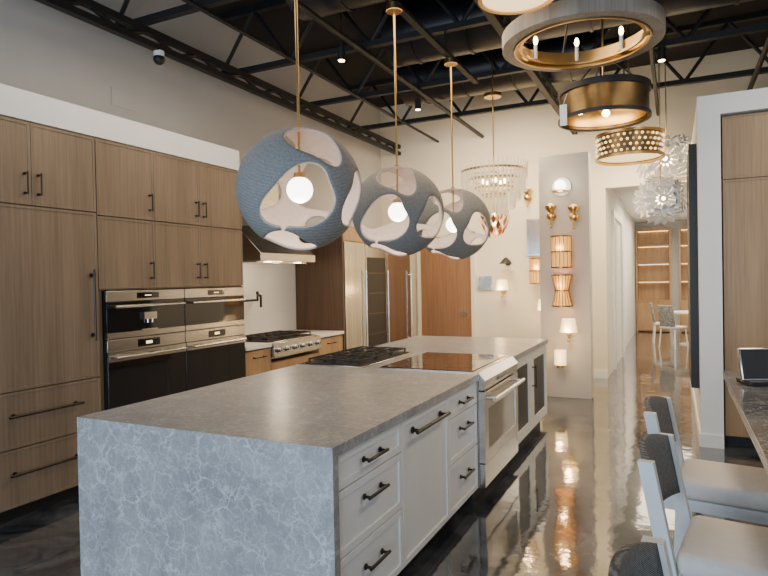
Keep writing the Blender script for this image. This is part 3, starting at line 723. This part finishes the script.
def s_amber(e):
    plate(e, 0.05, 'brass', 0.1)
    B().cyl((0, -0.12, -0.05), (0, -0.12, 0.14), 0.075, 'lshade', 28).done("glass_shade", e)
    B().cyl((0, -0.12, -0.09), (0, -0.12, -0.045), 0.05, 'brass', 24).done("holder", e)
def s_black(e):
    plate(e, 0.05, 'matblack', 0.12); B().lathe([(0.02, 0.08), (0.11, -0.02), (0.108, -0.02), (0.018, 0.08)], 'matblack', (0, -0.16, 0), 28, True).cyl((0, -0.12, 0), (0, -0.16, 0.08), 0.009, 'matblack').done("lamp_shade", e)
    B().sph((0, -0.16, 0.02), 0.03, 'warm', 12).done("bulb", e)
sconce("globe_sconce", "white opal globe wall lamp on the display board", (-1.33, BY, 2.78), s_globe)
sconce("cup_sconce", "brass cup wall lamp with glowing opal top", (-1.46, BY, 2.40), s_double, 1.0)["group"] = "brass cup wall lamps"
sconce("cup_sconce", "brass cup wall lamp with glowing opal top", (-1.17, BY, 2.37), s_double, 1.0)["group"] = "brass cup wall lamps"
sconce("lantern_sconce", "lit amber cylinder lantern with thin brass slats", (-1.32, BY, 1.92), s_lantern, 3)
sconce("waisted_sconce", "amber glass waisted wall lamp with brass ribs", (-1.32, BY, 1.42), s_hour, 3)
sconce("shaded_sconce", "cream shaded wall lamp lit on the board", (-1.25, BY, 0.86), s_shade, 5)
sconce("glass_sconce", "small amber glass cylinder wall lamp near the board's foot", (-1.36, BY, 0.5), s_amber, 2)
sconce("shaded_sconce", "cream shaded wall lamp on the cream wall", (-2.58, FY, 1.38), s_shade, 5)
sconce("cone_sconce", "black cone shade wall lamp on the cream wall", (-2.5, FY, 1.85), s_black)
sconce("lantern_sconce", "amber slatted lantern on the cream wall", (-1.98, FY, 1.70), s_lantern, 4)
sconce("shaded_sconce", "small cream shaded wall lamp beside the board", (-1.9, FY, 1.05), s_shade, 5)
sconce("cup_sconce", "brass cup wall lamp high on the cream wall", (-2.15, FY, 2.9), s_double, 3)
b = B(); b.box(-0.13, 0.13, -0.03, -0.0, -0.12, 0.12, 'steelh').box(-0.11, 0.11, -0.034, -0.03, -0.1, 0.1, 'steel'); b.done("electrical_panel", loc=(-2.9, FY, 1.52), label="gray metal electrical box on the cream wall", cat="electrical box", bevel=0.003)
b = B(); b.box(-0.12, 0.12, -0.03, -0.0, -0.3, 0.3, 'steelh').box(-0.09, 0.09, -0.034, -0.03, -0.27, 0.27, 'steel'); b.done("wall_mirror", loc=(-2.06, FY, 2.25), label="narrow silver framed mirror on the cream wall", cat="mirror", bevel=0.003)

# ------------------------------------------------------------------ right niche: oak tall cabinets, black panel
for i, x in enumerate((0.40, 1.045, 1.69)):
    c = thing("tall_cabinet", "tall oak cabinet set in the white wall niche", "cabinet", (x, 6.34, 0), -pi/2, "oak cabinets in the wall niche")
    B().box(-0.5, -0.001, 0.001, 0.639, 0.1, 3.04, 'oakn').box(-0.5, -0.06, 0.001, 0.639, 0, 0.1, 'matblack').done("body", c)
    p = panel_part("door", c, 0, 0.64, 2.46, 3.035, 'oakn', 0.02, rec=0.004); pull(p, 0.58, 2.6, 0.16, True)
    p = panel_part("door", c, 0, 0.64, 0.105, 2.455, 'oakn', 0.02, rec=0.004); pull(p, 0.58, 1.2, 0.5, True)
B().box(0.13, 0.2, 6.5, 7.6, 0.5, 2.85, 'matblack').box(0.128, 0.13, 6.52, 7.58, 0.52, 2.83, 'matblack').done("wall_panel", label="tall narrow black panel on the hallway wall", cat="wall panel")

# ------------------------------------------------------------------ right counter and device
b = B(); b.box(0.29, 1.6, -0.2, 4.80, 0.88, 0.92, 'granite'); b.done("bar_counter", label="polished dark veined granite bar counter", cat="countertop", bevel=0.003)
c = thing("counter_cabinet", "pale gray panelled cabinet under the granite bar counter", "cabinet", (0.62, -0.2, 0))
B().box(0, 0.9, 0, 4.96, 0.0, 0.879, 'frame').done("body", c)
B().box(-0.3, -0.001, 0.02, 4.94, 0.80, 0.879, 'frame').done("apron", c)
for k in range(5): B().box(-0.015, -0.001, k*0.98+0.02, (k+1)*0.98-0.02, 0.05, 0.79, 'frame').done("door", c, bevel=0.002)
c = thing("payment_terminal", "dark gray countertop terminal with small screen", "terminal", (0.47, 4.3, 0.92), 0.35)
B().box(-0.11, 0.13, -0.09, 0.09, 0.0, 0.03, 'duct').done("base", c, bevel=0.006)
T = Matrix.Translation((0.0, 0, 0.12)) @ Matrix.Rotation(-0.25, 4, 'X')
B().box(-0.13, 0.15, -0.015, 0.015, -0.1, 0.1, 'steelh', T, ).done("casing", c, bevel=0.006)
B().box(-0.12, 0.14, -0.018, -0.0155, -0.09, 0.09, 'screen', T).done("screen", c)

# ------------------------------------------------------------------ bar stools (facing +X)
def stool():
    e = thing("bar_stool", "pale gray bar stool with beige cushion and charcoal woven back", "bar stool", (0.21, 3.2, 0), -0.14, "bar stools along the granite counter")
    SH = 0.58
    B().box(-0.21, 0.21, -0.21, 0.21, SH, SH+0.085, 'cush', bev=0.03).done("seat", e)
    B().box(-0.20, 0.20, -0.195, 0.195, SH-0.055, SH-0.001, 'frame', bev=0.006).done("seat_frame", e)
    for sx, sy in ((1, -1), (1, 1), (-1, -1), (-1, 1)):
        x, y = 0.18*sx, 0.18*sy
        b = B()
        b.prism([(x*1.12-0.017, y*1.08-0.017, 0), (x*1.12+0.017, y*1.08-0.017, 0), (x*1.12+0.017, y*1.08+0.017, 0), (x*1.12-0.017, y*1.08+0.017, 0)], (x-x*1.12, y-y*1.08, SH-0.057), 'frame')
        b.done("leg", e, bevel=0.004)
    def bx(z): return -0.215-0.085*max(0, (z-SH+0.05))/0.45
    for s in (-1, 1):
        b = B(); n = 7
        for i in range(n):
            z0 = SH-0.05+0.43*i/n; z1 = SH-0.05+0.43*(i+1)/n
            x0, x1 = bx(z0), bx(z1); y = s*0.205
            b.prism([(x0-0.026, y-0.018, z0), (x0+0.024, y-0.018, z0), (x0+0.024, y+0.018, z0), (x0-0.026, y+0.018, z0)], (x1-x0, 0, z1-z0), 'frame')
        b.done("back_post", e)
    b = B(); N = 16; Z = 7
    g = []
    for j in range(Z+1):
        z = SH+0.16+0.22*j/Z; row = []
        for i in range(N+1):
            t = -1+2*i/N; row.append(b.bm.verts.new((bx(z)-0.045*(1-t*t)+0.0, t*0.19, z+0.03*(1-t*t)*(j/Z))))
        g.append(row)
    for j in range(Z):
        for i in range(N):
            f = b.bm.faces.new((g[j][i], g[j][i+1], g[j+1][i+1], g[j+1][i])); f.material_index = b.mi('woven'); f.smooth = True
    o = b.done("backrest", e); so = o.modifiers.new("s", 'SOLIDIFY'); so.thickness = 0.022; so.offset = 0
    b = B()
    for y in (-0.19, 0.19): b.cyl((-0.19, y, 0.2), (0.19, y, 0.2), 0.012, 'frame')
    b.cyl((0.19, -0.19, 0.26), (0.19, 0.19, 0.26), 0.013, 'frame').cyl((-0.19, -0.19, 0.3), (-0.19, 0.19, 0.3), 0.012, 'frame')
    b.done("footrest", e)
    return e
s0 = stool()
clone(s0, (0.225, 2.40, 0), -0.14)
clone(s0, (0.22, 1.34, 0), -0.10)

# ------------------------------------------------------------------ far room
def shelf_unit(x0, x1, lab):
    w = x1-x0
    e = thing("shelf_cabinet", lab, "shelving", (x0, 18.74, 0), group="oak shelving units in the far room")
    b = B(); b.box(0, w, -0.02, 0, 0, 2.9, 'oakw').box(0, 0.04, -0.4, -0.02, 0, 2.9, 'oakw').box(w-0.04, w, -0.4, -0.02, 0, 2.9, 'oakw').box(0.04, w-0.04, -0.4, -0.02, 2.84, 2.9, 'oakw')
    b.box(0.04, w-0.04, -0.38, -0.02, 0.02, 0.86, 'oakw').box(0.04, w-0.04, -0.4, -0.02, 0.86, 0.9, 'oakw'); b.done("body", e)
    for z in (1.4, 1.9, 2.4):
        B().box(0.04, w-0.04, -0.36, -0.02, z, z+0.03, 'oakw').done("shelf", e)
    for z in (1.393, 1.893, 2.393, 2.833): B().box(0.06, w-0.06, -0.06, -0.04, z-0.004, z+0.004, 'shelfglow').done("light_strip", e)
    for k in range(2): B().box(0.045+k*(w-0.09)/2, 0.045+(k+1)*(w-0.09)/2-0.006, -0.40, -0.381, 0.05, 0.85, 'oakw').done("door", e, bevel=0.003)
shelf_unit(-1.0, -0.10, "warm lit oak shelving unit with closed lower doors")
shelf_unit(0.10, 1.0, "warm lit oak shelving unit beside the white pier")
e = thing("dining_table", "round white table in the far room", "table", (0.35, 15.3, 0))
B().cyl((0, 0, 0.72), (0, 0, 0.75), 0.5, 'white', 40).done("top", e)
B().lathe([(0.0001, 0), (0.28, 0), (0.28, 0.02), (0.06, 0.06), (0.05, 0.7), (0.1, 0.719), (0.0001, 0.719)], 'white', seg=28).done("pedestal", e)
def chair(loc, rz):
    e = thing("dining_chair", "small dining chair with checked black and white fabric back", "chair", loc, rz, "checked chairs at the far table")
    B().box(-0.2, 0.2, -0.2, 0.2, 0.42, 0.48, 'cush', bev=0.02).done("seat", e)
    for sx in (-1, 1):
        for sy in (-1, 1): B().cyl((0.2*sx, 0.2*sy, 0), (0.17*sx, 0.17*sy, 0.42), 0.015, 'iwhite', 10).done("leg", e)
    T = Matrix.Translation((-0.21, 0, 0.7)) @ Matrix.Rotation(-0.15, 4, 'Y')
    B().box(-0.02, 0.02, -0.19, 0.19, -0.25, 0.24, 'pattern', T, bev=0.015).done("backrest", e)
    return e
c0 = chair((-0.05, 14.5, 0), 0.9); clone(c0, (-0.28, 15.5, 0), 0.1); clone(c0, (0.5, 14.4, 0), 1.7)

# ------------------------------------------------------------------ lights
def area(name, loc, size, power, col, rot=(0, 0, 0), sy=None):
    l = bpy.data.lights.new(name, 'AREA'); l.energy = power; l.color = col; l.size = size
    if sy: l.shape = 'RECTANGLE'; l.size_y = sy
    o = bpy.data.objects.new(name, l); COL.objects.link(o); o.location = loc; o.rotation_euler = rot; return o
area("warm_fill_island", (-1.7, 5.0, 3.75), 1.5, 65, WARM, sy=3)  # added warm fill above the island, no fixture behind it
area("warm_fill_wall", (-2.4, 8.2, 3.75), 1.6, 130, WARM, (math.radians(25), 0, 0), 1.0)  # added fill tilted at the cream wall, unseen source
area("warm_fill_aisle", (-3.3, 3.6, 3.75), 0.8, 34, (1, 0.88, 0.72), sy=3)  # added fill over the oven aisle, has no fixture
area("warm_fill_bar", (1.1, 4.0, 3.75), 1.0, 80, (1, 0.86, 0.68), (0, math.radians(-18), 0), 2.5)  # added fill to warm the white island fronts and niche oak
area("warm_fill_hall", (-0.4, 8.9, 3.5), 0.8, 80, WARM)  # added fill before the hall opening, unseen and without fixture
area("warm_fill_far", (0.2, 14.5, 3.0), 1.8, 190, (1, 0.84, 0.62), sy=5)  # added fill that brightens the far room, no lamp modelled
for y in (3.0, 4.4, 5.75): point("pendant_glow", (-2.0, y, PZ-0.11), 4, (1, 0.88, 0.74), 0.05)
point("hood_glow", (-4.3, 5.94, 1.75), 8, WARM)
area("daylight", (-1.6, -3.6, 1.5), 6.2, 430, (0.66, 0.82, 1.0), (math.radians(90), 0, 0), 2.6)

w = bpy.data.worlds.new("world"); bpy.context.scene.world = w; w.use_nodes = True
bg = w.node_tree.nodes["Background"]; bg.inputs[0].default_value = (0.63, 0.80, 1.0, 1); bg.inputs[1].default_value = 0.5

# ------------------------------------------------------------------ camera
cam = bpy.data.cameras.new("camera"); co = bpy.data.objects.new("camera", cam); COL.objects.link(co)
cam.sensor_width = 36; cam.lens = 600/768*36; cam.clip_start = 0.02
co.matrix_world = Matrix.Translation((0, 0, 1.6)) @ Matrix.Rotation(math.radians(25.9), 4, 'Z') @ Matrix.Rotation(math.radians(90-0.76), 4, 'X') @ Matrix.Rotation(math.radians(-1.1), 4, 'Z')
bpy.context.scene.camera = co
